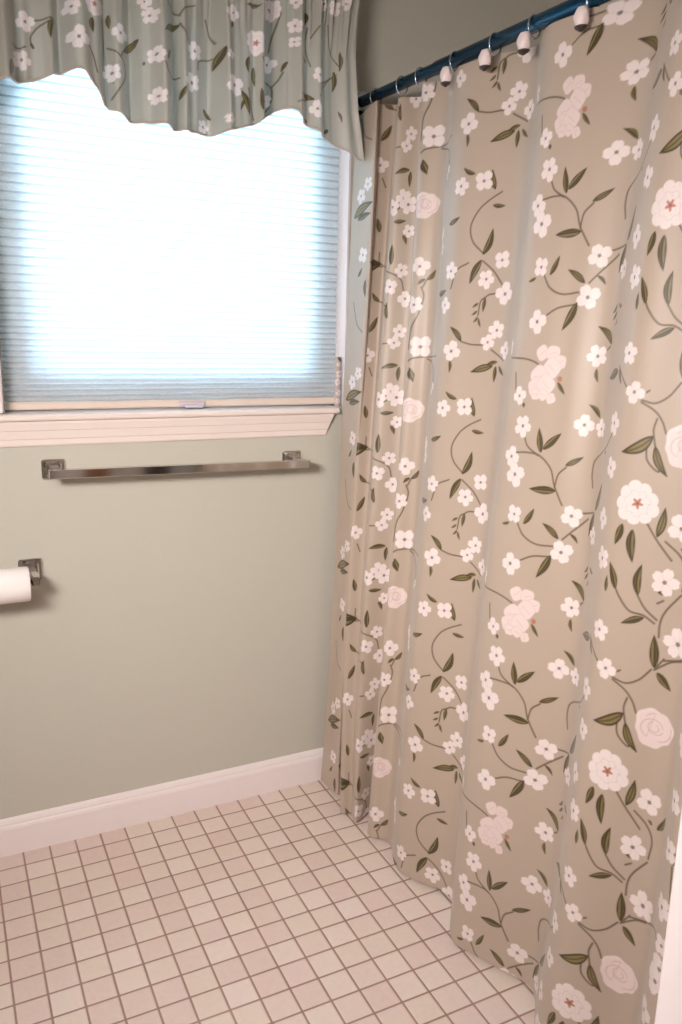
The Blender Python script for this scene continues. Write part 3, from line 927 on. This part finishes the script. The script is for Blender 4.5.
VL = [[3.56,30.25,-0.11,-0.63,0.153,0],[4.71,30.37,0.02,-0.46,0.187,0],[2.22,28.78,-0.12,-0.59,0.115,0],[7.25,29.79,-0.19,-0.39,0.115,0],[6.43,29.37,-0.05,-0.14,
0.081,0],[5.31,30.67,0.02,-0.43,0.133,0],[5.32,28.69,0.08,-0.12,0.081,0],[6.28,30.08,-0.54,-0.48,0.145,1],[7.65,30.67,-0.66,-0.39,0.179,1],[2.84,29.44,
0.11,-0.15,0.092,1],[9.18,30.18,-0.26,-0.66,0.177,0],[9.44,31.02,-0.06,-0.23,0.123,0],[10.1,30.06,-0.05,-0.55,0.18,0],[7.81,28.78,-0.21,-0.47,0.142,0],
[10.58,28.34,-0.06,0.73,0.149,0],[9.78,28.88,0.32,-0.79,0.119,0],[9.89,28.62,-0.16,-0.39,0.11,0],[10.68,31.89,0.16,-0.55,0.159,0],[10.05,31.74,0.52,0.05,
0.14,0],[12.34,31.88,-0.04,-0.42,0.218,0],[12.14,30.37,0.23,-0.15,0.111,0],[13.79,30.15,-0.09,-0.73,0.228,0],[12.23,28.27,0.22,-0.07,0.153,0],[13.95,28.78,
0.13,-0.38,0.107,0],[10.31,29.77,0.05,-0.63,0.1,0],[14.07,30.81,-0.04,-0.67,0.123,0],[11.65,30.16,-0.21,-0.35,0.12,1],[8.6,28.27,0.3,-0.33,0.154,1],[12.67,
28.99,-0.62,0.11,0.133,1],[13.44,28.08,-0.23,-0.17,0.136,1]]
VS = [[0.023,[3.52,30.16],[3.11,29.94],[2.85,29.6],[2.91,29.3]],[0.023,[2.29,29.32],[2.48,29.23],[2.68,29.3]],[0.024,[4.55,29.49],[4.7,29.2],[4.81,28.74]],[0.024,
[5.13,30.52],[5.14,29.58],[5.07,28.94]],[0.024,[5.27,29.68],[5.65,29.42],[5.81,29.21],[5.8,28.8],[5.34,28.09]],[0.025,[6.97,29.3],[7.14,29.0],[7.62,29.03]],
[0.024,[7.11,31.3],[7.46,31.08],[7.66,30.96]],[0.023,[2.72,30.07],[3.12,30.13],[3.52,30.24]],[0.024,[5.74,29.6],[5.65,29.42]],[0.026,[7.65,30.72],[7.94,
30.29]],[0.026,[8.69,31.15],[8.83,30.7],[8.98,30.37]],[0.027,[8.36,29.48],[8.42,29.76],[8.92,29.92]],[0.026,[8.25,31.46],[7.86,31.26],[7.66,31.02]],[0.027,
[10.05,29.01],[10.15,28.56],[10.31,28.03]],[0.027,[10.58,30.09],[10.79,29.66],[11.22,29.36],[11.17,28.7],[10.79,28.37]],[0.028,[11.22,29.36],[11.38,29.57],
[11.49,29.81]],[0.027,[11.42,31.76],[11.21,31.0],[11.11,30.53]],[0.027,[12.41,31.38],[12.31,30.72],[12.54,30.11]],[0.028,[12.85,31.46],[12.52,31.04]],[0.028,
[13.41,31.65],[13.55,30.83],[14.02,30.33]],[0.028,[13.11,29.63],[13.91,30.03]],[0.029,[12.89,29.12],[13.23,29.55],[13.57,29.88]],[0.028,[11.94,28.8],[12.56,
29.03]]]
hx = [0.9, 1.35] + [h[0] for h in HEM] + [14.9]
hz = [27.3, 27.75] + [h[1] for h in HEM] + [27.1]
VZ1 = 34.6
vt = Tile(0.9, 14.9, 27.0, VZ1, srgb(180, 175, 163), False)
fill(vt, VF, VL, VS)
vx = vt.x0 + np.arange(vt.nx) * CELL
nv = 300
hem_z = np.interp(vx, hx, hz)
k3 = np.ones(9) / 9
hem_z = np.convolve(np.pad(hem_z, 4, mode='edge'), k3, 'valid')
tt = np.linspace(0, 1, nv)[:, None]
Zv = hem_z[None, :] + (VZ1 - hem_z[None, :]) * tt
# the right edge draws in towards the gathered heading
edge = np.interp(Zv, [27.1, 28.84, 30.73, 32.07, 33.2, 34.6], [0.05, .38, .55, .42, .22, .15])
u_ = (vx[None, :] - 0.9) / 14.0
Xv = vx[None, :] - edge * np.clip((u_ - .8) / .2, 0, 1) ** 1.5 + 0 * tt
amp = 0.30
top = np.clip((Zv - 32.9) / .5, 0, 1)
rip = (0.42 * np.sin(vx * 2.35 + 0.6) + .26 * np.sin(vx * 5.1 + 1.2) + .17 * np.sin(vx * 8.7) + .06 * np.sin(vx * 13.3 + 2))[None, :]
gath = (0.12 * np.sin(vx * 17.0) + .08 * np.sin(vx * 27.0 + 1))[None, :]
fade = np.clip((33.2 - Zv) / 5.0, 0, 1)
Yv = -1.45 + rip * (.55 + .5 * fade) * (1 - .7 * top) * (1 - .75 * np.clip((u_ - .76) / .16, 0, 1)) * np.clip(u_ / .1, .2, 1) + gath * np.clip((Zv - 30.5) / 3.0, 0, 1)
# rod pocket bulges around its rod
Yv -= 0.12 * np.exp(-((Zv - 33.6) / .35) ** 2)
ci = np.clip(((vx - vt.x0) / CELL).round().astype(int), 0, vt.nx - 1)
cj = np.clip(((Zv - 27.0) / CELL).round().astype(int), 0, vt.nz - 1)
Cv = vt.a[cj, np.broadcast_to(ci[None, :], cj.shape)]
va = empty('window_valance', 7.9, -1.4, 27.2)
tag(va, 'gathered sage floral valance with a scalloped hem over the window blind', 'valance')
cloth_object('panel', Xv, Yv, Zv, Cv, M_VALANCE, va)
# returns towards the wall
for side, col in ((0, 0), (1, -1)):
    m_ = 30
    f_ = np.linspace(0, 1, m_)[None, :]
    Xr = Xv[:, col][:, None] + (0.10 if side else -.1) * f_
    Yr = Yv[:, col][:, None] * (1 - f_) + (WALL - .04) * f_
    Zr_ = Zv[:, col][:, None] + 1.0 * f_ * (1 - tt)
    cloth_object('return_flap', Xr, Yr, Zr_, np.repeat(Cv[:, col][:, None, :], m_, 1), M_VALANCE, va)
# corded hem
pts = [(Xv[0, i], Yv[0, i] - .01, Zv[0, i]) for i in range(0, vt.nx, 6)]
M_CORD = paint('hem_cord', srgb(188, 172, 160), 0.8, 0.2, 300, 0.05)
MB().tube(pts, 0.045, 6).build('hem_piping', M_CORD, va)
vr = empty('valance_rod', 7.9, -1.2, 33.6)
tag(vr, 'white valance rod hidden in the gathered heading', 'curtain rod')
w = MB(); w.box(1.05, 14.5, -.85, -.75, 33.3, 33.9); w.box(1.05, 1.15, -.75, WALL, 33.3, 33.9); w.box(14.4, 14.5, -.75, WALL, 33.3, 33.9)
w.build('bracket_bar', M_TRIM, vr)

# strip of printed fabric at the right end of the sill
tile_s = Tile(0.0, 0.34, 0.0, 2.1, srgb(200, 186, 182), False)
for k_, (x, z, r) in enumerate(((.15, 1.75, .1), (.2, 1.35, .17), (.12, 1.0, .15), (.2, .55, .14), (.14, .2, .12))):
    draw_flower(tile_s, x, z, r, 0, 300 + k_)
draw_leaf(tile_s, .1, 2.05, .2, -.2, .12, 0, 5)
sx = np.arange(tile_s.nx) * CELL; sz = np.arange(tile_s.nz) * CELL
XS, ZS = np.meshgrid(sx, sz)
fs_ = empty('fabric_strip', 14.66, -.1, 17.52)
tag(fs_, 'narrow strip of floral fabric upright on the right end of the sill', 'fabric strip')
cloth_object('cloth', 14.50 + XS, -.02 - .06 * np.sin(XS * 9) + .15 * XS, 17.53 + ZS, tile_s.a, M_CURTAIN, fs_)

# ---------------------------------------------------------------- added wall lamp with glowing shades, out of view
vlm = empty('added_wall_lamp', XL, -15, 29.5)
tag(vlm, 'added bar lamp with glowing shades on the left wall, unseen', 'lamp')
MB().box(XL, XL + .4, -18.5, -11.5, 30.2, 31.6, .08).build('back_plate', M_CHROME, vlm)
for yy in (-17.2, -15, -12.8):
    MB().tube([(XL + .4, yy, 30.9), (XL + 1.0, yy, 30.9), (XL + 1.0, yy, 30.6)], .12, 10).build('arm', M_CHROME, vlm)
    MB().tube([(XL + 1.0, yy, 30.7), (XL + 1.0, yy, 30.3), (XL + 1.0, yy, 28.9)], [.35, .6, .85], 20).build('lamp_shade', M_SHADE, vlm)
